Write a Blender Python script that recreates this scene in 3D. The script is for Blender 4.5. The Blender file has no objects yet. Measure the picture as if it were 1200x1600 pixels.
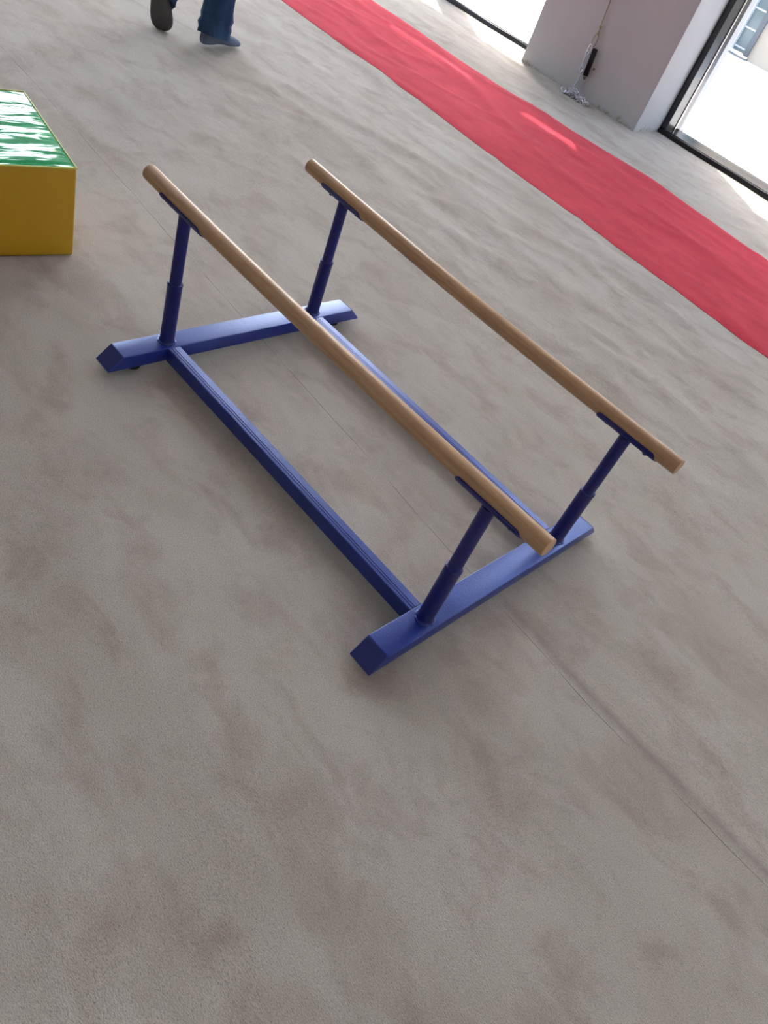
import bpy, bmesh, math, random
from mathutils import Vector, Matrix, noise
random.seed(7)
S = bpy.context.scene
COL = S.collection
PI = math.pi

# ------------------------------------------------------------------ camera
F_PX = 1216.367
cam = bpy.data.cameras.new('camera')
cam.sensor_fit = 'VERTICAL'; cam.sensor_height = 36.0; cam.lens = 36.0 * F_PX / 1600.0
cam.clip_start = 0.02; cam.clip_end = 200
camo = bpy.data.objects.new('camera', cam); COL.objects.link(camo)
RX = Vector((0.646722, 0.696756, 0.310294)); RY = Vector((0.665794, -0.317226, -0.675342)); RZ = Vector((-0.372115, 0.64335, -0.669052))
mw = Matrix.Identity(4)
for i in range(3):
    mw[i][0] = RX[i]; mw[i][1] = -RY[i]; mw[i][2] = -RZ[i]
mw.translation = Vector((1.415159, -1.050142, 1.284157))
camo.matrix_world = mw
S.camera = camo

# ------------------------------------------------------------------ world, sun, exposure
SUN_DIR = Vector((-0.78, 0.63, 1.19)).normalized()      # towards the sun
w = bpy.data.worlds.new('world'); S.world = w; w.use_nodes = True
wn = w.node_tree.nodes; wl = w.node_tree.links
bg = wn['Background']
sky = wn.new('ShaderNodeTexSky'); sky.sky_type = 'NISHITA'; sky.sun_disc = False
sky.sun_elevation = math.asin(SUN_DIR.z); sky.sun_rotation = math.atan2(SUN_DIR.x, SUN_DIR.y)
sky.air_density = 1.0; sky.dust_density = 3.0; sky.ozone_density = 1.0
wl.new(sky.outputs[0], bg.inputs[0]); bg.inputs[1].default_value = 0.60
sl = bpy.data.lights.new('sun', 'SUN'); sl.energy = 3.5; sl.angle = math.radians(0.6); sl.color = (1, .98, .95)
so = bpy.data.objects.new('sun', sl); COL.objects.link(so)
so.rotation_euler = SUN_DIR.to_track_quat('Z', 'Y').to_euler(); so.location = (0, 0, 8)
S.view_settings.view_transform = 'Standard'; S.view_settings.look = 'None'
S.view_settings.gamma = 1; S.view_settings.use_curve_mapping = False
S.view_settings.exposure = 1.17
S.cycles.max_bounces = 10; S.cycles.diffuse_bounces = 6; S.cycles.transparent_max_bounces = 12
S.cycles.caustics_reflective = False; S.cycles.caustics_refractive = False

ROOM_X0, ROOM_X1, ROOM_Y0, CEIL = -8.5, 4.5, -5.0, 5.30
WALL_Y = 4.84                                          # plane of the window glass

def portal(name, loc, rot, sx, sy):
    l = bpy.data.lights.new(name, 'AREA'); l.shape = 'RECTANGLE'; l.size = sx; l.size_y = sy
    l.cycles.is_portal = True
    o = bpy.data.objects.new(name, l); COL.objects.link(o); o.location = loc; o.rotation_euler = rot
portal('daylight_portal', (-1.9, WALL_Y - .06, 2.6), (-PI/2, 0, 0), 13, 5.2)
portal('daylight_portal', (ROOM_X0 + .1, 2.15, 2.6), (0, -PI/2, 0), 5.2, 4.5)

# ------------------------------------------------------------------ helpers
def mat(name, base=(.5, .5, .5), rough=.5, metal=0, spec=.5, coat=0):
    m = bpy.data.materials.new(name); m.use_nodes = True
    b = m.node_tree.nodes['Principled BSDF']
    b.inputs['Base Color'].default_value = (*base, 1)
    b.inputs['Roughness'].default_value = rough
    b.inputs['Metallic'].default_value = metal
    b.inputs['Specular IOR Level'].default_value = spec
    b.inputs['Coat Weight'].default_value = coat
    return m

class NT:
    def __init__(s, m): s.m = m; s.n = m.node_tree.nodes; s.l = m.node_tree.links; s.b = s.n['Principled BSDF']
    def add(s, t, **k):
        x = s.n.new(t)
        for a, v in k.items():
            if a.startswith('i_'): x.inputs[int(a[2:]) if a[2:].isdigit() else a[2:]].default_value = v
            else: setattr(x, a, v)
        return x
    def noise(s, vec, scale, detail=3, rough=.5, dist=0):
        x = s.n.new('ShaderNodeTexNoise'); x.inputs['Scale'].default_value = scale
        x.inputs['Detail'].default_value = detail; x.inputs['Roughness'].default_value = rough
        x.inputs['Distortion'].default_value = dist
        s.l.new(vec, x.inputs['Vector']); return x.outputs[0]
    def ramp(s, fac, stops):
        x = s.n.new('ShaderNodeValToRGB'); e = x.color_ramp.elements
        while len(e) < len(stops): e.new(.5)
        for q, (p, c) in zip(e, stops): q.position = p; q.color = (*c, 1) if len(c) == 3 else c
        s.l.new(fac, x.inputs[0]); return x.outputs[0]
    def mix(s, fac, a, b, mode='MIX'):
        x = s.n.new('ShaderNodeMix'); x.data_type = 'RGBA'; x.blend_type = mode
        for sock, v in ((x.inputs[0], fac), (x.inputs[6], a), (x.inputs[7], b)):
            if hasattr(v, 'links'): s.l.new(v, sock)
            elif isinstance(v, (int, float)): sock.default_value = v
            else: sock.default_value = (*v, 1)
        return x.outputs[2]
    def math(s, op, a, b=0, c=0, clamp=False):
        x = s.n.new('ShaderNodeMath'); x.operation = op; x.use_clamp = clamp
        for i, v in enumerate((a, b, c)):
            if hasattr(v, 'links'): s.l.new(v, x.inputs[i])
            else: x.inputs[i].default_value = v
        return x.outputs[0]
    def mapping(s, vec, scale=(1, 1, 1), rot=(0, 0, 0)):
        x = s.n.new('ShaderNodeMapping'); x.inputs['Scale'].default_value = scale; x.inputs['Rotation'].default_value = rot
        s.l.new(vec, x.inputs[0]); return x.outputs[0]
    def obj(s): return s.n.new('ShaderNodeTexCoord').outputs['Object']
    def bump(s, h, strength, dist, prev=None):
        x = s.n.new('ShaderNodeBump'); x.inputs['Strength'].default_value = strength; x.inputs['Distance'].default_value = dist
        s.l.new(h, x.inputs['Height'])
        if prev is not None: s.l.new(prev, x.inputs['Normal'])
        return x.outputs[0]

def mk(name, bm, m, parent=None, smooth=True, auto=35):
    me = bpy.data.meshes.new(name); bmesh.ops.recalc_face_normals(bm, faces=bm.faces[:]); bm.to_mesh(me); bm.free()
    if m: me.materials.append(m)
    if smooth:
        me.polygons.foreach_set('use_smooth', [True] * len(me.polygons))
        try: me.set_sharp_from_angle(angle=math.radians(auto))
        except Exception: pass
    o = bpy.data.objects.new(name, me); COL.objects.link(o)
    if parent: o.parent = parent
    return o
def tag(o, label=None, cat=None, group=None, kind=None):
    if label: o['label'] = label
    if cat: o['category'] = cat
    if group: o['group'] = group
    if kind: o['kind'] = kind
    return o
def empty(name, loc=(0, 0, 0)):
    o = bpy.data.objects.new(name, None); COL.objects.link(o); o.location = loc; o.empty_display_size = .1; return o
def box(bm, x0, x1, y0, y1, z0, z1, bev=0):
    vs = [bm.verts.new((x, y, z)) for x in (x0, x1) for y in (y0, y1) for z in (z0, z1)]
    fs = [(0, 1, 3, 2), (4, 6, 7, 5), (0, 4, 5, 1), (2, 3, 7, 6), (0, 2, 6, 4), (1, 5, 7, 3)]
    nf = [bm.faces.new([vs[i] for i in f]) for f in fs]
    if bev:
        es = list({e for f in nf for e in f.edges})
        bmesh.ops.bevel(bm, geom=es, offset=bev, segments=3, affect='EDGES', profile=.5)
    return bm
def nb(*a, **k): return box(bmesh.new(), *a, **k)
def rings(bm, rs, cap=True):
    """loft through lists of points"""
    prev = None; first = None
    for r in rs:
        cur = [bm.verts.new(p) for p in r]
        if prev:
            n = len(cur)
            for i in range(n): bm.faces.new((prev[i], prev[(i+1) % n], cur[(i+1) % n], cur[i]))
        else: first = cur
        prev = cur
    if cap: bm.faces.new(first[::-1]); bm.faces.new(prev)
    return bm
def frame_of(d):
    d = d.normalized(); a = Vector((0, 0, 1)) if abs(d.z) < .9 else Vector((1, 0, 0))
    u = d.cross(a).normalized(); return u, d.cross(u).normalized()
def tube(bm, pts, rads, seg=24, cap=True):
    pts = [Vector(p) for p in pts]
    if not hasattr(rads, '__len__'): rads = [rads] * len(pts)
    rs = []; u = None
    for i, p in enumerate(pts):
        d = (pts[min(i+1, len(pts)-1)] - pts[max(i-1, 0)])
        if d.length < 1e-9: d = Vector((0, 0, 1))
        d.normalize()
        if u is None: u, v = frame_of(d)
        else:
            u = (u - d * u.dot(d)).normalized(); v = d.cross(u)
        rs.append([p + rads[i] * (math.cos(2*PI*k/seg) * u + math.sin(2*PI*k/seg) * v) for k in range(seg)])
    return rings(bm, rs, cap)
def lathe_z(bm, x, y, prof, seg=32):
    return rings(bm, [[(x + r*math.cos(2*PI*k/seg), y + r*math.sin(2*PI*k/seg), z) for k in range(seg)] for r, z in prof])

# ------------------------------------------------------------------ materials
SEAM_Y = .232
def carpet_mat(name, red=False):
    m = mat(name, rough=1.0, spec=.1); t = NT(m); o = t.obj()
    geo = t.add('ShaderNodeNewGeometry'); pos = geo.outputs['Position']
    # lie of the pile: soft patches, stretched along the roll
    pm = t.mapping(pos, (1, 1.0, 1), (0, 0, .35))
    n1 = t.noise(t.mapping(pos, (1.6, 3.2, 1), (0, 0, .25)), 1.3, 5, .6, .6)
    n2 = t.noise(t.mapping(pos, (3.2, 5.5, 1), (0, 0, -.5)), 1.6, 5, .62, .5)
    n3 = t.noise(pos, 420, 3, .75)
    n4 = t.noise(t.mapping(pos, (1, 2.2, 1), (0, 0, .6)), 220, 3, .6)
    if red:
        c = t.ramp(n1, [(.3, (.60, .040, .062)), (.7, (.72, .062, .09))])
        c = t.mix(t.math('MULTIPLY', t.ramp(n2, [(.42, (0, 0, 0)), (.66, (1, 1, 1))]), .55), c, (.50, .026, .045))
    else:
        c = t.ramp(n1, [(.32, (.43, .38, .315)), (.52, (.485, .443, .378)), (.72, (.525, .487, .425))])
        f = t.math('MULTIPLY', t.ramp(t.math('ADD', t.math('MULTIPLY', n2, .85), t.math('MULTIPLY', t.noise(pos, 26, 4, .7), .15)), [(.48, (0, 0, 0)), (.64, (1, 1, 1))]), .62)
        c = t.mix(f, c, (.345, .28, .23))
    g = t.math('ADD', t.math('MULTIPLY', n3, .5), t.math('MULTIPLY', n4, .5))
    c = t.mix(.85, c, t.ramp(g, [(.34, (.50, .49, .48)), (.44, (.86, .86, .86)), (.5, (1, 1, 1)), (.64, (1.22, 1.22, 1.22))]), 'MULTIPLY')
    h = t.math('ADD', n3, t.math('MULTIPLY', n4, 1.2))
    if not red:
        # seam between two carpet rolls: a fine cut with roughed pile beside it
        sx = t.add('ShaderNodeSeparateXYZ'); t.l.new(pos, sx.inputs[0]); X, Y = sx.outputs[0], sx.outputs[1]
        wob = t.noise(t.mapping(pos, (1, 0, 0)), 3.0, 2)
        # y centre = .30 - .075*smooth(x) following the roll's edge
        cen = t.math('ADD', t.math('MULTIPLY', t.math('SUBTRACT', wob, .5), .02), SEAM_Y - .012)
        bend = t.math('MULTIPLY', t.math('MAXIMUM', t.math('SUBTRACT', 1.35, X), 0), .072)
        cen = t.math('ADD', cen, bend)
        dy = t.math('SUBTRACT', Y, cen); ad = t.math('ABSOLUTE', dy)
        line = t.math('SUBTRACT', 1, t.math('DIVIDE', ad, .0016), clamp=True)
        vis = t.ramp(t.noise(t.mapping(pos, (1, 0, 0)), 4.2, 2), [(.40, (.1, .1, .1)), (.52, (1, 1, 1))])
        line = t.math('MULTIPLY', line, vis)
        band = t.math('SUBTRACT', 1, t.math('DIVIDE', t.math('ABSOLUTE', t.math('SUBTRACT', dy, .026)), .022), clamp=True)
        band = t.math('MULTIPLY', band, t.ramp(t.noise(t.mapping(pos, (1, 1, 1)), 7, 3), [(.40, (0, 0, 0)), (.6, (1, 1, 1))]))
        band = t.math('MULTIPLY', band, t.math('ADD', .35, t.math('MULTIPLY', t.math('SUBTRACT', X, .95), 3, clamp=True), clamp=True))
        c = t.mix(t.math('MULTIPLY', band, .75), c, (.31, .255, .225))
        c = t.mix(t.math('MULTIPLY', line, .8), c, (.09, .08, .07))
        h = t.math('SUBTRACT', h, t.math('MULTIPLY', line, 1.5))
    t.l.new(c, t.b.inputs['Base Color'])
    n5 = t.noise(t.mapping(pos, (1.3, 3.4, 1), (0, 0, .3)), 5, 4, .55, .4)
    b1 = t.bump(n5, .20, .012)
    t.l.new(t.bump(h, .6, .0018, b1), t.b.inputs['Normal'])
    t.b.inputs['Sheen Weight'].default_value = .25; t.b.inputs['Sheen Roughness'].default_value = .5
    if red: t.b.inputs['Sheen Tint'].default_value = (1, .45, .5, 1)
    return m
M_carpet = carpet_mat('beige_carpet'); M_red = carpet_mat('red_carpet', True)

def paint_mat():
    m = mat('blue_enamel', (.012, .02, .22), .30, 0, 1.0); t = NT(m); t.b.inputs['Specular Tint'].default_value = (.44, .60, 1, 1); t.b.inputs['IOR'].default_value = 1.7; o = t.obj()
    v = t.noise(o, 300, 2, .5); u = t.noise(o, 12, 3, .5)
    t.l.new(t.ramp(u, [(.3, (.008, .017, .20)), (.7, (.011, .023, .25))]), t.b.inputs['Base Color'])
    t.l.new(t.bump(v, .5, .0011), t.b.inputs['Normal'])
    return m
M_blue = paint_mat()
def smooth_paint():
    m = mat('blue_tube_enamel', (.010, .012, .15), .38, 0, .45); t = NT(m)
    t.l.new(t.bump(t.noise(t.obj(), 260, 2, .5), .15, .0006), t.b.inputs['Normal']); return m
M_tube = smooth_paint()
def plate_mat():
    m = mat('blue_end_enamel', (.035, .045, .20), .5, 0, .4); t = NT(m)
    t.l.new(t.bump(t.noise(t.obj(), 300, 2, .5), .12, .0005), t.b.inputs['Normal']); return m
M_end = plate_mat()
def wood_mat():
    m = mat('varnished_beech', rough=.36, spec=.5); t = NT(m); o = t.obj()
    fl = t.noise(t.mapping(o, (2.2, 90, 90)), 1.6, 5, .6, .3)
    fk = t.noise(t.mapping(o, (28, 420, 420)), 1.0, 2, .5)
    lo = t.noise(t.mapping(o, (1.1, 9, 9)), 1.4, 2)
    c = t.ramp(fl, [(.3, (.46, .262, .128)), (.55, (.56, .345, .178)), (.75, (.63, .41, .23))])
    c = t.mix(t.math('MULTIPLY', t.ramp(fk, [(.60, (0, 0, 0)), (.70, (1, 1, 1))]), .28), c, (.25, .125, .055))
    c = t.mix(.5, c, t.ramp(lo, [(.3, (.86, .82, .78)), (.7, (1.08, 1.08, 1.08))]), 'MULTIPLY')
    t.l.new(c, t.b.inputs['Base Color'])
    t.l.new(t.bump(fl, .08, .0006), t.b.inputs['Normal'])
    return m
M_wood = wood_mat()
M_rubber = mat('black_rubber', (.012, .012, .013), .7)
def plaster(name, col, dirt=False):
    m = mat(name, col, .85, 0, .25); t = NT(m); g = t.add('ShaderNodeNewGeometry'); pos = g.outputs['Position']
    n = t.noise(pos, 2.5, 4, .6)
    c = t.mix(1, col, t.ramp(n, [(.3, (.95, .95, .95)), (.7, (1.02, 1.02, 1.02))]), 'MULTIPLY')
    if dirt:
        sx = t.add('ShaderNodeSeparateXYZ'); t.l.new(pos, sx.inputs[0])
        hn = t.math('MULTIPLY', t.noise(pos, 7, 4, .6), .13)
        f = t.math('MULTIPLY', t.math('SUBTRACT', t.math('SUBTRACT', hn, .038), sx.outputs[2]), 45, clamp=True)
        f = t.math('MULTIPLY', f, t.ramp(t.noise(pos, 38, 4, .7), [(.42, (0, 0, 0)), (.58, (1, 1, 1))]))
        c = t.mix(t.math('MULTIPLY', f, .8), c, (.30, .25, .17))
    t.l.new(c, t.b.inputs['Base Color'])
    t.l.new(t.bump(t.noise(pos, 60, 4, .6), .12, .003), t.b.inputs['Normal'])
    return m
M_plaster = plaster('white_plaster', (.78, .775, .765)); M_pillar = plaster('pillar_plaster', (.51, .505, .51), True)
M_grey = plaster('grey_plaster', (.20, .20, .20)); M_ceil = plaster('ceiling_paint', (.45, .45, .46))
M_frame = mat('black_frame', (.012, .013, .016), .16, 0, .6)
M_framef = mat('black_frame_front', (.014, .013, .016), .5, 0, .4)
M_silver = mat('silver_bead', (.75, .73, .68), .3, 1)
def glass_mat():
    m = bpy.data.materials.new('window_glass'); m.use_nodes = True; n = m.node_tree.nodes; l = m.node_tree.links
    n.clear(); out = n.new('ShaderNodeOutputMaterial'); tr = n.new('ShaderNodeBsdfTransparent'); gl = n.new('ShaderNodeBsdfGlossy')
    gl.inputs['Roughness'].default_value = 0; tr.inputs[0].default_value = (.97, .98, .98, 1)
    fr = n.new('ShaderNodeFresnel'); fr.inputs[0].default_value = 1.45; mx = n.new('ShaderNodeMixShader')
    ge = n.new('ShaderNodeNewGeometry'); inv = n.new('ShaderNodeMath'); inv.operation = 'SUBTRACT'; inv.inputs[0].default_value = 1
    fm = n.new('ShaderNodeMath'); fm.operation = 'MULTIPLY'          # one reflection per pane: only at the entering face
    l.new(ge.outputs['Backfacing'], inv.inputs[1]); l.new(fr.outputs[0], fm.inputs[0]); l.new(inv.outputs[0], fm.inputs[1]); l.new(fm.outputs[0], mx.inputs[0]); l.new(tr.outputs[0], mx.inputs[1]); l.new(gl.outputs[0], mx.inputs[2]); l.new(mx.outputs[0], out.inputs[0])
    return m
M_glass = glass_mat()

# ------------------------------------------------------------------ floor: carpet with soft ripples
SPOTS = [(0.5, .25, 1.25, .75)]
def sm(a, b, x):
    t = min(1, max(0, (x - a) / (b - a))); return t*t*(3 - 2*t)
def ground_h(x, y):
    # real ripples of a loosely laid carpet, flatter under the equipment
    n = noise.noise
    h = .0
    a = n(Vector((x*.9 + y*.35, y*3.1 - x*.5, 1.7)))
    b = n(Vector((x*1.7 + 5, y*5.2 + x*.9, 4.1)))
    r = 1 - abs(n(Vector((x*.8 + y*.25, y*2.3 + x*.45, 9.3)))) * 2
    far = sm(.75, 1.6, y)
    far2 = sm(-.4, -2.0, x)
    amp = .0028 + .0095 * far + .002 * far2
    r2 = 1 - abs(n(Vector((x*1.3 + y*.9 + 3, y*4.1 - x*1.1, 2.2)))) * 3
    h = amp * (.50*a + .32*b + .65*max(0, r)**4 + .42*far*max(0, r2)**3)
    # flatten where things stand
    fx = max(0, abs(x - .5) - .75); fy = max(0, abs(y - .25) - .55)
    keep = sm(0, .35, math.hypot(fx, fy))
    for (cx, cy, rr) in ((-.73, -.15, .42), (-2.15, 1.5, .3)):
        keep *= sm(rr*.8, rr + .3, math.hypot(x - cx, y - cy))
    keep *= 1 - .8*sm(4.0, 4.4, y)
    # slight hump along the seam
    hump = .0022 * math.exp(-((y - SEAM_Y - .03) / .035)**2) * sm(1.1, 1.4, x)
    return h * keep + hump
def axis(pts):
    out = []
    for a, b, st in pts:
        k = max(1, round((b - a) / st)); out += [a + (b - a)*i/k for i in range(k)]
    return out + [pts[-1][1]]
bm = bmesh.new()
gxs = axis([(ROOM_X0, -4.6, .3), (-4.6, 2.4, .028), (2.4, ROOM_X1, .3)])
gys = axis([(ROOM_Y0, -1.6, .3), (-1.6, 4.78, .028)])
gv = [[bm.verts.new((x, y, ground_h(x, y))) for y in gys] for x in gxs]
for i in range(len(gxs)-1):
    for j in range(len(gys)-1):
        bm.faces.new((gv[i][j], gv[i+1][j], gv[i+1][j+1], gv[i][j+1]))
floor = mk('floor', bm, M_carpet, auto=180); tag(floor, kind='structure')
floor['label'] = 'beige carpeted floor'

# ------------------------------------------------------------------ room shell
def structure(name, bm, m, **k): return tag(mk(name, bm, m, smooth=False, **k), kind='structure')
structure('ceiling', nb(ROOM_X0 - .2, ROOM_X1 + .2, ROOM_Y0 - .2, 4.80, CEIL, CEIL + .15), M_ceil)
structure('wall_right', nb(ROOM_X1, ROOM_X1 + .2, ROOM_Y0, 4.78, -.02, CEIL), M_plaster)
structure('wall_front', nb(ROOM_X0, ROOM_X1, ROOM_Y0 - .2, ROOM_Y0, -.02, CEIL), M_grey)
structure('wall_left', nb(ROOM_X0 - .2, ROOM_X0, ROOM_Y0, -.1, -.02, CEIL), M_grey)
# pillars of the window wall
PX0, PX1, PY0, PY1 = -2.293, -1.213, 4.419, 5.19
structure('wall_pillar', nb(PX0, PX1, PY0, PY1, -.02, CEIL, bev=.004), M_pillar)
structure('wall_pillar', nb(-8.5, -7.4, PY0, PY1, -.02, CEIL, bev=.004), M_pillar)
structure('wall_pillar', nb(3.5, 4.5, PY0, PY1, -.02, CEIL, bev=.004), M_pillar)

def window(name, x0, x1, mull):
    """floor to ceiling glazing in black box section between two pillars"""
    root = empty(name, ((x0 + x1)/2, WALL_Y, 0)); tag(root, kind='structure')
    def p(nm, bm, m, sm_=False, par=root):
        o = mk(nm, bm, m, None, smooth=sm_); o.parent = par; o.matrix_parent_inverse = Matrix.Translation(-root.location) if par is root else Matrix.Identity(4); return o
    yf, yb, w_ = 4.782, 5.00, .048
    b = bmesh.new()
    for a, c in [(x0, x0 + w_), (x1 - w_, x1)] + [(q - w_/2, q + w_/2) for q in mull]:
        box(b, a, c, yf, yb, -.02, CEIL, bev=.002)
    box(b, x0 + w_, x1 - w_, yf, yb, -.02, .036, bev=.002)
    box(b, x0 + w_, x1 - w_, yf, yb, CEIL - .06, CEIL, bev=.002)
    box(b, x0 + w_, x1 - w_, yf, yb, 3.12, 3.20, bev=.002)
    fr = p('window_frame', b, M_frame)
    edges = [x0 + w_] + [s for q in mull for s in (q - w_/2, q + w_/2)] + [x1 - w_]
    for i in range(0, len(edges), 2):
        b = bmesh.new(); box(b, edges[i] + .002, edges[i+1] - .002, 4.926, 4.934, .037, CEIL - .06)
        p('pane', b, M_glass)
        b = bmesh.new()
        for (a, c, z0, z1) in ((edges[i], edges[i] + .006, .036, 2.8), (edges[i+1] - .006, edges[i+1], .036, 2.8)):
            box(b, a, c, 4.905, 4.921, z0, z1)
        p('glazing_bead', b, M_silver)
    # uneven black rubber strip where the carpet meets the sill
    b = bmesh.new(); n = int((x1 - x0) / .04); rs = []
    for i in range(n + 1):
        x = x0 + (x1 - x0)*i/n
        yy = yf - .012 + .007*noise.noise(Vector((x*2.6, 3, 0))) + .003*math.sin(x*9)
        hh = .030 + .006*noise.noise(Vector((x*3, 8, 0)))
        rs.append([(x, yy - .006, -.004), (x, yy - .006, hh*.6), (x, yy, hh), (x, yf + .004, hh + .002), (x, yf + .004, -.004)])
    rings(b, rs); p('rubber_strip', b, M_framef, True)
    return root
window('window_1', -7.4, PX0, [-3.60, -5.5])
window('window_2', PX1, 3.5, [1.15])
# left glass wall
lw = empty('window_3', (ROOM_X0, 0, 0)); tag(lw, kind='structure')
b = bmesh.new()
for q in (-.1, 1.4, 2.9, 4.36): box(b, ROOM_X0 - .08, ROOM_X0, q, q + .06, -.02, CEIL)
box(b, ROOM_X0 - .08, ROOM_X0, -.1, 4.4, -.02, .05); box(b, ROOM_X0 - .08, ROOM_X0, -.1, 4.4, CEIL - .08, CEIL)
o = mk('window_frame', b, M_frame, smooth=False); o.parent = lw; o.matrix_parent_inverse = Matrix.Translation(-lw.location)
o = mk('pane', nb(ROOM_X0 - .045, ROOM_X0 - .037, -.09, 4.40, .05, CEIL - .08), M_glass, smooth=False); o.parent = lw; o.matrix_parent_inverse = Matrix.Translation(-lw.location)

# ------------------------------------------------------------------ outside: forecourt, unseen canopy, roof edge and post shaping the sun, building opposite
M_conc = plaster('pale_concrete', (.80, .79, .77))
structure('ground_outside', nb(-30, 20, 5.005, 30, -.20, -.06), M_conc)
structure('ground_outside', nb(-30, ROOM_X0 - .1, -30, 5.0, -.20, -.06), M_conc)
M_can = plaster('canopy_paint', (.7, .7, .69))
b = bmesh.new()
CY = 5.89
for xa, xb in ((-9, -4.72), (-3.745, -3.48), (-2.92, 5.5)): box(b, xa, xb, 5.002, CY, 2.94, 3.13)
for xa, xb in ((-4.72, -3.745), (-3.48, -2.92)): box(b, xa, xb, 5.002, CY, 2.94, 2.99)
structure('trim_added_canopy', b, M_can)  # unseen canopy, added to limit the sun patches; its slits make the streaks
structure('trim_unseen_roof_edge', nb(-9.5, 5.5, 4.80, 6.10, CEIL, CEIL + .12), M_can)  # unseen overhang, added to keep direct sun off the upper glass
structure('trim_unseen_post', nb(-3.85, -3.58, 5.002, 5.06, -.1, 2.96), M_framef)  # unseen post, placed and sized to cast the shadow between two sun patches
structure('trim_unseen_roof_edge', nb(-10.2, ROOM_X0, -5.2, 4.8, CEIL, CEIL + .18), M_can)

bld = empty('building_opposite', (-2.6, 10.6, -.06))
tag(bld, 'beige rendered building across the forecourt, seen through the right-hand window', 'building')
def bp(nm, bm, m, par=bld):
    o = mk(nm, bm, m, smooth=False); o.parent = par
    o.matrix_parent_inverse = Matrix.Translation(-bld.location) if par is bld else Matrix.Identity(4); return o
M_beige = plaster('beige_render', (.62, .52, .40)); M_bglass = mat('grey_green_pane', (.20, .26, .26), .12, 0, .6)
M_wf = mat('white_window_frame', (.8, .8, .8), .4); M_gf = mat('grey_shutter_track', (.16, .17, .17), .5)
bp('wall', nb(-3.22, 7, 10.6, 10.9, -.1, 5), M_beige)
bp('pilaster', nb(-6.5, -3.50, 10.55, 10.9, -.1, 5), M_plaster)
bwin = bp('window', nb(-3.50, -3.47, 10.56, 10.68, -.06, 2.4), M_wf)
bp('shutter_track', nb(-3.29, -3.22, 10.57, 10.68, -.03, 2.4), M_gf, bwin)
bp('pane', nb(-3.47, -3.29, 10.63, 10.65, -.02, 2.4), M_bglass, bwin)
for z in (.02, .24, .46, .68, .90, 1.2): bp('glazing_bar', nb(-3.47, -3.29, 10.615, 10.63, z, z + .018), M_wf, bwin)
bp('sill', nb(-3.52, -3.20, 10.48, 10.6, -.085, -.05), M_gf)
bp('lintel', nb(-3.50, -3.22, 10.6, 10.9, 2.4, 5), M_beige)

# ------------------------------------------------------------------ red carpet strip
lo = [(-2.897, 2.613), (-2.371, 2.599), (-1.871, 2.57), (-1.326, 2.56), (-0.813, 2.529), (-0.363, 2.522), (0.061, 2.495), (0.449, 2.471), (0.793, 2.473)]
hi = [(-3.159, 3.654), (-2.694, 3.653), (-2.329, 3.615), (-1.86, 3.607), (-1.457, 3.645), (-1.074, 3.681), (-0.709, 3.715), (-0.215, 3.699), (0.267, 3.624)]
def ext(l):
    (xa, ya), (xb, yb) = l[0], l[-1]
    return [(-8.3, ya + .02)] + [(-5.5, ya)] + l + [(xb + 1.2, yb + .0), (4.4, yb)]
def interp(l, x):
    for (a, ya), (b_, yb) in zip(l, l[1:]):
        if a <= x <= b_:
            t = (x - a)/(b_ - a); return ya + (yb - ya)*t
    return l[-1][1]
LO, HI = ext(lo), ext(hi)
bm = bmesh.new(); xs = axis([(-8.3, -4.6, .2), (-4.6, 2.4, .03), (2.4, 4.4, .2)]); rs = []; ny = 42
for x in xs:
    e = lambda l: sum(interp(l, min(4.39, max(-8.29, x + d))) for d in (-.2, -.1, 0, .1, .2))/5
    y0 = e(LO) + .004*noise.noise(Vector((x*6, 0, 0))); y1 = e(HI) + .005*noise.noise(Vector((x*6, 7, 0)))
    row = []
    for j in range(ny + 1):
        y = y0 + (y1 - y0)*j/ny; edge = 0.0 if j in (0, ny) else .0045
        row.append(bm.verts.new((x, y, ground_h(x, y) + .0015 + edge)))
    base = [bm.verts.new((x, y1, ground_h(x, y1) - .003)), bm.verts.new((x, y0, ground_h(x, y0) - .003))]
    rs.append(row + base)
for a, c in zip(rs, rs[1:]):
    n = len(a)
    for j in range(n): bm.faces.new((a[j], a[(j+1) % n], c[(j+1) % n], c[j]))
bm.faces.new(rs[0]); bm.faces.new(rs[-1][::-1])
runner = mk('carpet_runner', bm, M_red, auto=60)
tag(runner, 'long red carpet runner laid across the beige carpet in front of the windows', 'carpet')

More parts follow.
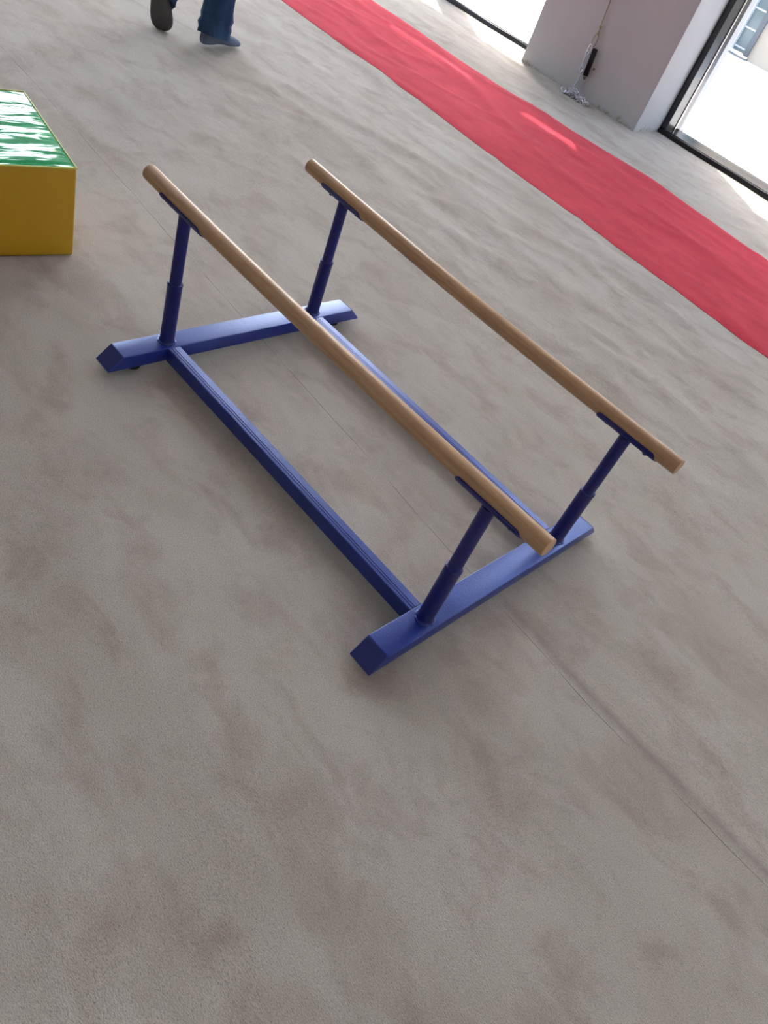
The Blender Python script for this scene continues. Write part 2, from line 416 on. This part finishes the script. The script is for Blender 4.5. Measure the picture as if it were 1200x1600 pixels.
# ------------------------------------------------------------------ low parallel bars
L, W = 1.006, .500
BW, ZC, BH = .0623, .018, .0379; ZT = ZC + BH
HP, HS, RR = .4222, .2263, .0195
bars = empty('parallel_bars', (L/2, W/2, 0))
tag(bars, 'low wooden gymnastic parallel bars on a blue steel base standing on the beige carpet', 'parallel bars')
def bpt(nm, bm, m, par=None, **k):
    o = mk(nm, bm, m, **k); o.parent = par or bars
    o.matrix_parent_inverse = Matrix.Translation(-bars.location) if o.parent is bars else Matrix.Identity(4); return o
def cross_beam(xc):
    b = bmesh.new(); h = BW/2; ot, ob = .1393, .1801
    p = [(-ot, ZT), (W + ot, ZT), (W + ob, ZC), (-ob, ZC)]
    va = [b.verts.new((xc - h, y, z)) for y, z in p]; vb = [b.verts.new((xc + h, y, z)) for y, z in p]
    b.faces.new(va); b.faces.new(vb[::-1])
    for i in range(4): b.faces.new((va[i], va[(i+1) % 4], vb[(i+1) % 4], vb[i]))
    bmesh.ops.bevel(b, geom=b.edges[:], offset=.0022, segments=3, affect='EDGES', profile=.5)
    o = bpt('base_beam', b, M_blue)
    # smooth welded plates closing the slanted ends
    for s, ya, yb in ((-1, -ot, -ob), (1, W + ot, W + ob)):
        b = bmesh.new(); n = Vector((0, s*BH, (ob - ot))).normalized()*.0012; q = []
        for (x, f) in ((-h + .0022, .06), (h - .0022, .06), (h - .0022, .94), (-h + .0022, .94)):
            q.append(Vector((xc + x, ya + (yb - ya)*f, ZT + (ZC - ZT)*f)))
        rings(b, [[v - n for v in q], [v + n for v in q]])
        bpt('end_plate', b, M_end, par=o, smooth=False)
    return o
beamA, beamB = cross_beam(0), cross_beam(L)
for y0, ys in ((0.004, 1), (W - .001, 1)):
    b = bmesh.new(); hw = .0185
    # top carries two shallow rolled grooves
    prof = [(-hw, ZT - .001)]
    for g in (-.0085, -.002): prof += [(g - .0012, ZT - .001), (g, ZT - .0022), (g + .0012, ZT - .001)]
    prof += [(hw, ZT - .001), (hw, ZC - .002), (-hw, ZC - .002)]
    cut = [(-hw, ZT - .004), (-hw + .002, ZT - .0014)] + prof[1:-3] + [(hw - .002, ZT - .0014), (hw, ZT - .004), (hw, ZC - .002 ), (-hw, ZC - .002)]
    rings(b, [[(x, y0 + p[0], p[1]) for p in cut] for x in (BW/2, L - BW/2 - .0015)])
    o = bpt('side_beam', b, M_blue, auto=25)
    # coupling gap where the beam plugs into the near foot
    bpt('joint_gasket', nb(L - BW/2 - .0015, L - BW/2 + .0003, y0 - .017, y0 + .017, ZC, ZT - .0005), M_rubber, par=o, smooth=False)
def post(x, y):
    b = bmesh.new(); r0, r1 = .0185, .0150
    lathe_z(b, x, y, [(r0 + .004, ZT - .0005), (r0 + .0035, ZT + .0025), (r0 + .0008, ZT + .0055), (r0, ZT + .008), (r0, HS - .006), (r0 + .0010, HS - .004), (r0 + .0010, HS - .001), (r0 - .0008, HS + .0015), (r1, HS + .003)])
    sl_ = bpt('post_sleeve', b, M_tube)
    b = bmesh.new(); lathe_z(b, x, y, [(r1, HS - .01), (r1, HP - RR - .001)])
    bpt('post_tube', b, M_tube, par=sl_)
    # weld bead
    b = bmesh.new(); n = 40; ring_pts = []
    seg = 8
    vs = []
    for i in range(n):
        a = 2*PI*i/n; rr = .0026 + .0008*math.sin(a*9 + x*7) ; cx = r0 + .0028
        vs.append([b.verts.new((x + (cx + rr*math.cos(t))*math.cos(a), y + (cx + rr*math.cos(t))*math.sin(a), ZT + .0012 + rr*math.sin(t))) for t in [2*PI*k/seg for k in range(seg)]])
    for i in range(n):
        for k in range(seg): b.faces.new((vs[i][k], vs[i][(k+1) % seg], vs[(i+1) % n][(k+1) % seg], vs[(i+1) % n][k]))
    bpt('weld_bead', b, M_blue, par=sl_)
    # curved saddle under the rail
    b = bmesh.new(); Ls = .086; rs = []; N = 30
    for i in range(N + 1):
        t = -1 + 2*i/N; xx = x + Ls*t
        end = max(0, abs(t) - .86)/.14
        wa = 1.5*math.sqrt(max(0.02, 1 - end*end))   # half angle of the cradle, rounded at the ends
        inner, outer = RR + .0001, RR + .0034
        zc_ = HP + sag(xx)
        arc = [(-wa + 2*wa*k/14) for k in range(15)]
        r = [(xx, y + outer*math.sin(a), zc_ - outer*math.cos(a)) for a in arc] + [(xx, y + inner*math.sin(a), zc_ - inner*math.cos(a)) for a in arc[::-1]]
        rs.append(r)
    rings(b, rs); s = bpt('saddle', b, M_tube, auto=40)
    for sx_ in (-1, 1):
        b = bmesh.new()
        lathe_z(b, x + sx_*.055, y, [(.0052, HP - RR - .0062), (.0052, HP - RR - .003)], 12)
        bpt('screw', b, M_tube, par=s)
def sag(x): return -.0055*(1 - (2*x/L - 1)**2)
for x in (0, L):
    for y in (0, W): post(x, y)
for y in (0, W):
    b = bmesh.new(); n = 60; a, c = -.1588, L + .1333; P = []; RD = []
    P += [(a, y, HP + sag(a))]; RD += [RR - .0016]
    for i in range(n + 1):
        x = a + .0016 + (c - a - .0032)*i/n
        P.append((x, y, HP + sag(x))); RD.append(RR)
    P.append((c, y, HP + sag(c))); RD.append(RR - .0016)
    tube(b, P, RD, 40); bpt('rail', b, M_wood, auto=30)
for x in (0, L):
    for y in (-.095, W + .095):
        b = bmesh.new(); lathe_z(b, x, y, [(.010, ZC + .001), (.010, ZC - .006), (.020, ZC - .008), (.0215, ZC - .012), (.0215, .002), (.019, 0.0)], 28)
        bpt('rubber_foot', b, M_rubber)

# ------------------------------------------------------------------ foam block
def vinyl(name, col, rough, bumpy):
    m = mat(name, col, rough, 0, .5); t = NT(m); o = t.obj()
    if bumpy:
        a = t.noise(t.mapping(o, (9, 2.2, 1)), 1.3, 3, .45, 1.2); c_ = t.noise(t.mapping(o, (26, 9, 1)), 1.2, 3, .5, .8)
        t.l.new(t.bump(c_, .12, .004, t.bump(a, .45, .03)), t.b.inputs['Normal'])
        t.b.inputs['Specular Tint'].default_value = (.75, 1, .92, 1)
    else:
        t.l.new(t.bump(t.noise(o, 6, 3, .5), .15, .02), t.b.inputs['Normal'])
    return m
M_yel = vinyl('yellow_vinyl', (.56, .31, .008), .45, False); M_grn = vinyl('green_vinyl', (.015, .42, .13), .12, True)
M_pip = mat('lime_piping', (.60, .62, .10), .4)
BX, BY, BZ = -.4955, .0057, .2626; BLX, BLY = .45, .62
blk = empty('foam_block', (BX, BY, 0)); blk.rotation_euler = (0, 0, math.radians(-9.0) )
tag(blk, 'yellow vinyl foam block with a glossy green top at the left edge', 'foam block')
# body in local axes: x 0..-BLX, y 0..-BLY
b = bmesh.new(); NX, NY, NZ = 10, 12, 6
box(b, -BLX, 0, -BLY, 0, .002, BZ - .004, bev=.006)
bmesh.ops.subdivide_edges(b, edges=[e for e in b.edges if e.calc_length() > .1], cuts=5, use_grid_fill=True)
o = mk('foam_body', b, M_yel, blk)
b = bmesh.new(); n = 40; g = [[None]*(n+1) for _ in range(n+1)]
for i in range(n + 1):
    for j in range(n + 1):
        u, v = i/n, j/n; x = -BLX + .004 + (BLX - .008)*u; y = -BLY + .004 + (BLY - .008)*v
        e = min(1, 9*min(u, 1-u))*min(1, 9*min(v, 1-v)); e = e*(2-e)
        z = BZ - .003 + e*(.004 + .0050*noise.noise(Vector((x*15, y*4.5, 2))) + .003*noise.noise(Vector((x*30, y*14, 5))))
        g[i][j] = b.verts.new((x, y, z))
for i in range(n):
    for j in range(n): b.faces.new((g[i][j], g[i+1][j], g[i+1][j+1], g[i][j+1]))
r_ = bmesh.ops.extrude_face_region(b, geom=b.faces[:])
for v in r_['geom']:
    if isinstance(v, bmesh.types.BMVert): v.co.z = BZ - .008
mk('top_panel', b, M_grn, blk)
b = bmesh.new()
loop = [(0, 0), (0, -BLY), (-BLX, -BLY), (-BLX, 0), (0, 0)]
for (x0, y0), (x1, y1) in zip(loop, loop[1:]): tube(b, [(x0 - .001, y0 - .001, BZ - .003), (x1 - .001, y1 - .001, BZ - .003)], .0024, 10)
mk('piping', b, M_pip, blk)

# ------------------------------------------------------------------ person walking away
def denim():
    m = mat('blue_denim', (.035, .085, .20), .85, 0, .2); t = NT(m); o = t.obj()
    n_ = t.noise(t.mapping(o, (5, 5, 2)), 1.5, 4, .6)
    c = t.ramp(n_, [(.3, (.014, .028, .07)), (.55, (.026, .058, .13)), (.8, (.06, .13, .26))])
    t.l.new(c, t.b.inputs['Base Color']); t.l.new(t.bump(t.noise(o, 500, 2), .3, .001), t.b.inputs['Normal']); return m
M_denim = denim()
def knit(name, col):
    m = mat(name, col, .95, 0, .1); t = NT(m); t.l.new(t.bump(t.noise(t.obj(), 400, 2), .4, .001), t.b.inputs['Normal']); return m
M_sock = knit('blue_grey_sock', (.15, .18, .26)); M_sockd = knit('charcoal_sock_sole', (.085, .085, .085))
M_skin = mat('skin', (.55, .32, .22), .55, 0, .3); M_shirt = knit('dark_shirt', (.04, .045, .06)); M_hair = mat('dark_hair', (.015, .011, .009), .6)
HD = Vector((-.45, .89, 0)).normalized(); LF = Vector((-HD.y, HD.x, 0))  # heading and the person's left
PEL = Vector((-2.215, 1.62, .95)); UP = Vector((0, 0, 1))
RANK = Vector((-2.098, 1.550, .082)); LANK = Vector((-2.275, 1.36, .19))
RKN = Vector((-2.155, 1.63, .50)); LKN = Vector((-2.43, 1.62, .575))
RHIP = PEL - LF*.10 - UP*.03; LHIP = PEL + LF*.10 - UP*.03
per = empty('person', (PEL.x, PEL.y, 0))
tag(per, 'person in blue jeans and grey socks walking across the carpet', 'person')
def pp(nm, bm, m, **k):
    o = mk(nm, bm, m, **k); o.parent = per; o.matrix_parent_inverse = Matrix.Translation(-per.location); return o
def skin_mesh(nm, verts, edges, radii, m, sub=2):
    me = bpy.data.meshes.new(nm); me.from_pydata([tuple(v) for v in verts], edges, []); me.materials.append(m)
    o = bpy.data.objects.new(nm, me); COL.objects.link(o)
    md = o.modifiers.new('skin', 'SKIN'); md.use_smooth_shade = True
    sv = me.skin_vertices[0].data
    for i, r in enumerate(radii): sv[i].radius = (r, r) if not hasattr(r, '__len__') else r
    sv[0].use_root = True
    s = o.modifiers.new('sub', 'SUBSURF'); s.levels = sub; s.render_levels = sub
    o.parent = per; o.matrix_parent_inverse = Matrix.Translation(-per.location); return o
V = []; E_ = []; RD = []
def av(p, r, par=None):
    V.append(Vector(p)); RD.append(r)
    if par is not None: E_.append((par, len(V)-1))
    return len(V)-1
pel = av(PEL, (.11, .08)); wa_ = av(PEL + UP*.14, (.12, .09), pel); ch = av(PEL + UP*.34 + HD*.01, (.15, .105), wa_)
nk0 = av(PEL + UP*.50, (.10, .08), ch); nk = av(PEL + UP*.57 + HD*.01, .052, nk0); hd1 = av(PEL + UP*.66 + HD*.03, (.070, .080), nk)
hd2 = av(PEL + UP*.75 + HD*.025, (.075, .092), hd1); hd3 = av(PEL + UP*.81 + HD*.01, (.055, .06), hd2)
nose = av(PEL + UP*.69 + HD*.118, .012, hd1)
for hip, kn, an, r in ((RHIP, RKN, RANK, 0), (LHIP, LKN, LANK, 1)):
    h = av(hip - UP*.05, .085, pel); k1 = av((hip + kn)/2, .070, h); k = av(kn, .052, k1); c1 = av(kn.lerp(an, .35), .053, k); a = av(an, .036, c1)
for s, swing in ((1, .10), (-1, -.10)):
    sh = av(PEL + UP*.49 + LF*s*.17, .056, nk0); el = av(PEL + UP*.21 + LF*s*.23 + HD*swing*.3, .040, sh)
    wr = av(PEL - UP*.03 + LF*s*.24 + HD*(swing + .08), (.026, .022), el)
    pm = av(PEL - UP*.10 + LF*s*.24 + HD*(swing + .10), (.040, .018), wr)
    for q in range(4):
        off = HD*(-.030 + .020*q); ln = (.060, .072, .078, .068)[q]
        f1 = av(V[pm] + off - UP*.045, .0085, pm); f2 = av(V[f1] - UP*ln*.5 - LF*s*.006, .008, f1); av(V[f2] - UP*ln*.45 - LF*s*.016, .007, f2)
    t1 = av(V[pm] + HD*.045 + UP*.01 - LF*s*.01, .010, wr); av(V[t1] + HD*.012 - UP*.045 - LF*s*.01, .009, t1)
skin_mesh('body', V, E_, RD, M_skin)

def loft_path(bm, secs, seg=40, wr=0, seed=0, cap=True):
    """secs: (centre, side vector, front vector, r_side, r_front)"""
    rs = []
    for i, (c, sx_, fy_, a, b_) in enumerate(secs):
        r = []
        for k in range(seg):
            t = 2*PI*k/seg; q = 1 + wr*noise.noise(Vector((math.cos(t)*2.0 + seed, math.sin(t)*2.0, c.z*16)))
            r.append(c + sx_*(a*q*math.cos(t)) + fy_*(b_*q*math.sin(t)))
        rs.append(r)
    return rings(bm, rs, cap)
def jean_leg(bm, hip, kn, an, seed, hem, lo_t):
    secs = []; N = 44
    for i in range(N + 1):
        t = i/N
        if t < .5: c = hip.lerp(kn, t*2); d = kn - hip; r = .105 - .030*(t*2)
        else: c = kn.lerp(an, (t - .5)*2*lo_t); d = an - kn; r = .075 - .004*((t - .5)*2) + hem*max(0, (t - .86)/.14)
        d = d.normalized(); sd = (LF - d*LF.dot(d)).normalized(); fr_ = d.cross(sd).normalized()
        cr = .004*math.sin(t*160)*sm(.82, .95, t)
        secs.append((c, sd, fr_, r + cr, r*1.06 + cr))
    # close the hem inwards like an open trouser leg
    c, sd, fr_, a, b_ = secs[-1]; up = (kn - an).normalized()
    secs.append((c + up*.003, sd, fr_, a*.93, b_*.93)); secs.append((c + up*.05, sd, fr_, a*.85, b_*.85))
    loft_path(bm, secs, 44, .13, seed)
b = bmesh.new()
jean_leg(b, RHIP, RKN, RANK + Vector((0.01, .005, -.03)), 1.3, .008, 1.0)
jean_leg(b, LHIP, LKN, LANK + Vector((.0, -.0, -.065)), 5.1, .006, 1.0)
loft_path(b, [(PEL - UP*.20, LF, HD, .09, .09), (PEL - UP*.14, LF, HD, .15, .115), (PEL - UP*.07, LF, HD, .185, .125), (PEL + UP*.02, LF, HD, .18, .125), (PEL + UP*.10, LF, HD, .16, .115)], 44, .04)
pp('jeans', b, M_denim, auto=60)
b = bmesh.new()
loft_path(b, [(PEL + UP*z, LF, HD, a, c_) for z, a, c_ in ((-.04, .19, .135), (.02, .19, .135), (.16, .165, .125), (.32, .19, .135), (.44, .218, .135), (.50, .195, .120), (.545, .12, .09), (.575, .072, .070))], 44, .06, 3)
for s, swing in ((1, .10), (-1, -.10)):
    shp = PEL + UP*.47 + LF*s*.155; elp = PEL + UP*.21 + LF*s*.23 + HD*swing*.3; wrp = PEL + UP*.0 + LF*s*.24 + HD*(swing + .07)
    tube(b, [shp, shp.lerp(elp, .5), elp, elp.lerp(wrp, .5), wrp], [.088, .072, .060, .050, .042], 24)
pp('shirt', b, M_shirt)
b = bmesh.new(); bmesh.ops.create_icosphere(b, subdivisions=4, radius=1)
for v in b.verts:
    p = v.co.copy(); q = 1 + .05*noise.noise(p*3)
    c = PEL + UP*.755 + HD*.0
    front = max(0, p.y)
    v.co = c + LF*(p.x*.088*q) + HD*(p.y*(.100 - .03*front)*q) + UP*((p.z*.095 if p.z > 0 else p.z*(.10 - .085*sm(-.1, .5, p.y)))*q)
pp('hair', b, M_hair)

def sock(name, ank, fdir, sole_n, leg_dir, m, m2, length=.245, wk=1.0):
    """foot with heel, arch and toes; fdir heel->toe, sole_n out of the sole"""
    f = fdir.normalized(); n = sole_n.normalized(); n = (n - f*n.dot(f)).normalized(); s = f.cross(n).normalized()
    b = bmesh.new(); heel = ank - f*.055 + n*.072   # sole level at heel back
    secs = []
    for t, wd, top in ((0, .016, .030), (.03, .028, .050), (.10, .036, .070), (.22, .038, .082), (.35, .038, .080), (.5, .042, .064), (.65, .047, .050), (.78, .049, .040), (.88, .046, .033), (.95, .036, .026), (.99, .020, .018)):
        c = heel + f*(length*t); r = []
        for k in range(32):
            a = 2*PI*k/32; ca, sa = math.cos(a), math.sin(a)
            yy = math.copysign(abs(ca)**.85, ca)*wd*wk; zz = (sa*.5 + .5)
            zz = max(0, zz)**.9*top if sa > 0 else top*.5*(1 - abs(sa)**.6)
            skew = .006*t*0
            r.append(c + s*(yy + skew) - n*(zz + .001 + (.004 if .3 < t < .6 else 0)*(1 if sa < 0 else 0)))
        secs.append(r)
    rings(b, secs)
    tube(b, [ank + n*.025, ank, ank + leg_dir*.05, ank + leg_dir*.14], [.036, .036, .037, .044], 28)
    o = pp(name, b, m, auto=70)
    rm = o.modifiers.new('remesh', 'REMESH'); rm.mode = 'VOXEL'; rm.voxel_size = .005; rm.use_smooth_shade = True
    s_ = o.modifiers.new('smooth', 'SMOOTH'); s_.iterations = 4; s_.factor = .6
    return o
so1 = sock('sock', RANK, Vector((-.12, 1, 0)), Vector((0, 0, -1)), (RKN - RANK).normalized(), M_sock, None, .235)
so1['label'] = 'blue grey sock flat on the carpet'
so2 = sock('sock', LANK, Vector((.10, -.02, -1)) + HD*.42, -HD*.9 + Vector((.35, 0, -.25)), (LKN - LANK).normalized(), M_sockd, None, .24, 1.12)
so2['label'] = 'dark charcoal sock with its sole showing, heel lifted'

# ------------------------------------------------------------------ cord, chains and lock on the pillar
M_cord = mat('tan_cord', (.30, .25, .13), .8); M_steel = mat('dull_steel', (.62, .65, .70), .40, .75); M_blackp = mat('black_plastic', (.012, .011, .013), .65, 0, .2)
M_rust = mat('brown_metal', (.16, .08, .05), .5, .6)
FY = 4.419
root = empty('pull_cord', (-1.79, FY - .012, .31)); tag(root, 'tan knotted cord hanging down the white pillar', 'cord')
def cp(nm, bm, m, par, root_):
    o = mk(nm, bm, m); o.parent = par; o.matrix_parent_inverse = Matrix.Translation(-root_.location); return o
b = bmesh.new(); P = [(-1.885, FY - .012, 1.362), (-1.885, FY - .010, 1.35), (-1.85, FY - .008, 1.0), (-1.812, FY - .010, .66), (-1.800, FY - .010, .56), (-1.786, FY - .012, .43), (-1.783, FY - .012, .392)]
tube(b, P, .0035, 10); cp('cord', b, M_cord, root, root)
b = bmesh.new(); loop = []
for k in range(25):
    t = 2*PI*k/24; loop.append((-1.782 + .018*math.sin(t), FY - .014, .348 + .045*math.cos(t)))
tube(b, loop, .003, 8, cap=False); cp('cord_loop', b, M_cord, root, root)
b = bmesh.new()
for c_, r in (((-1.786, FY - .012, .43), .010), ((-1.783, FY - .012, .396), .009), ((-1.776, FY - .014, .386), .006)):
    bmesh.ops.create_icosphere(b, subdivisions=2, radius=r, matrix=Matrix.Translation(c_) @ Matrix.Diagonal((1, .9, 1.2, 1)))
cp('knot', b, M_cord, root, root)
b = bmesh.new(); tube(b, [(-1.885, FY + .01, 1.36), (-1.885, FY - .012, 1.36), (-1.885, FY - .016, 1.352), (-1.885, FY - .016, 1.375)], .004, 10); cp('wall_hook', b, M_steel, root, root)

def link(bm, c, d, side, lenh=.013, wid=.0075, r=.0019):
    d = d.normalized(); side = (side - d*side.dot(d)).normalized(); pts = []
    n = 16
    for k in range(n + 1):
        t = 2*PI*k/n; pts.append(c + d*(lenh*math.cos(t)) + side*(wid*math.sin(t)))
    seg = 6; rows = []
    for k in range(n):
        t = 2*PI*k/n; tan = (-d*(lenh*math.sin(t)) + side*(wid*math.cos(t))).normalized(); u = d.cross(side).normalized(); v = tan.cross(u)
        rows.append([bm.verts.new(pts[k] + r*(math.cos(2*PI*j/seg)*u + math.sin(2*PI*j/seg)*v)) for j in range(seg)])
    for k in range(n):
        for j in range(seg): bm.faces.new((rows[k][j], rows[k][(j+1) % seg], rows[(k+1) % n][(j+1) % seg], rows[(k+1) % n][j]))
def chain(bm, P, big=1.0):
    P = [Vector(p) for p in P]; step = .0205*big; flip = 0; seglen = 0; out = []
    for a, c_ in zip(P, P[1:]):
        l = (c_ - a).length; t = seglen
        while t < l: out.append((a.lerp(c_, t/l), c_ - a)); t += step
        seglen = t - l
    for c_, d in out:
        s = Vector((0, 1, 0)) if flip else Vector((1, 0, .2)); flip ^= 1
        if abs(d.normalized().dot(s.normalized())) > .8: s = Vector((0, 0, 1))
        link(bm, c_, d, s, .0135*big, .0080*big, .0029*big)
# black padlock body
root = empty('padlock', (-1.73, FY - .02, .23)); root_loc = root.location
tag(root, 'slim black lock hanging beside the chain links on the pillar', 'lock')
ax = Vector((-1.737, 0, .145)) - Vector((-1.752, 0, .318)); ax.normalize()
b = bmesh.new(); box(b, -.017, .017, -.009, .009, -.086, .086, bev=.004)
rot = Matrix.Rotation(math.atan2(ax.x, -ax.z), 4, 'Y').inverted() if False else Matrix.Rotation(-math.atan2(ax.x, -ax.z), 4, 'Y')
bmesh.ops.transform(b, matrix=Matrix.Translation((-1.741, FY - .016, .222)) @ rot, verts=b.verts)
cp('lock_body', b, M_blackp, root, root)
b = bmesh.new(); tube(b, [(-1.740, FY - .018, .130), (-1.730, FY - .018, .118), (-1.722, FY - .018, .130)], .006, 10); cp('lock_ring', b, M_rust, root, root)
# chain with carabiners
ch_ = empty('chain', (-1.76, FY - .03, 0)); tag(ch_, 'steel chain hanging from the cord with its end heaped at the foot of the pillar', 'chain')
b = bmesh.new(); tube(b, [(-1.784 + .012*math.sin(2*PI*k/16), FY - .026, .288 + .032*math.cos(2*PI*k/16)) for k in range(17)], .0050, 8, cap=False)
cp('shackle', b, M_steel, ch_, ch_); b = bmesh.new()
tube(b, [(-1.772 + .013*math.sin(2*PI*k/16), FY - .036, .17 + .024*math.cos(2*PI*k/16)) for k in range(17)], .0042, 8, cap=False)
cp('shackle', b, M_steel, ch_, ch_)
b = bmesh.new(); chain(b, [(-1.784, FY - .030, .262), (-1.777, FY - .032, .19), (-1.770, FY - .030, .15)], 1.25)
chain(b, [(-1.766, FY - .022, .150), (-1.762, FY - .020, .10), (-1.768, FY - .030, .05), (-1.770, FY - .07, .012)], 1.1)
random.seed(3)
for k in range(48):
    t = random.random(); x = -1.785 + .20*t; rr_ = (1 - abs(t - .35))*.035
    c_ = Vector((x, FY - .095 + random.uniform(-.035, .035), .006 + min(.05, abs(random.gauss(0, 1))*rr_*.55)))
    link(b, c_, Vector((random.uniform(-1, 1), random.uniform(-1, 1), random.uniform(-.4, .4))), Vector((random.uniform(-1, 1), random.uniform(-1, 1), random.uniform(-1, 1))), .020, .0115, .0040)
cp('links', b, M_steel, ch_, ch_)
b = bmesh.new()
bmesh.ops.create_cone(b, cap_ends=True, segments=12, radius1=.007, radius2=.006, depth=.009, matrix=Matrix.Translation((-1.700, FY - .004, .197)) @ Matrix.Rotation(PI/2, 4, 'X'))
scr = mk('screw', b, M_rust); tag(scr, 'small screw head in the pillar right of the black lock', 'screw')
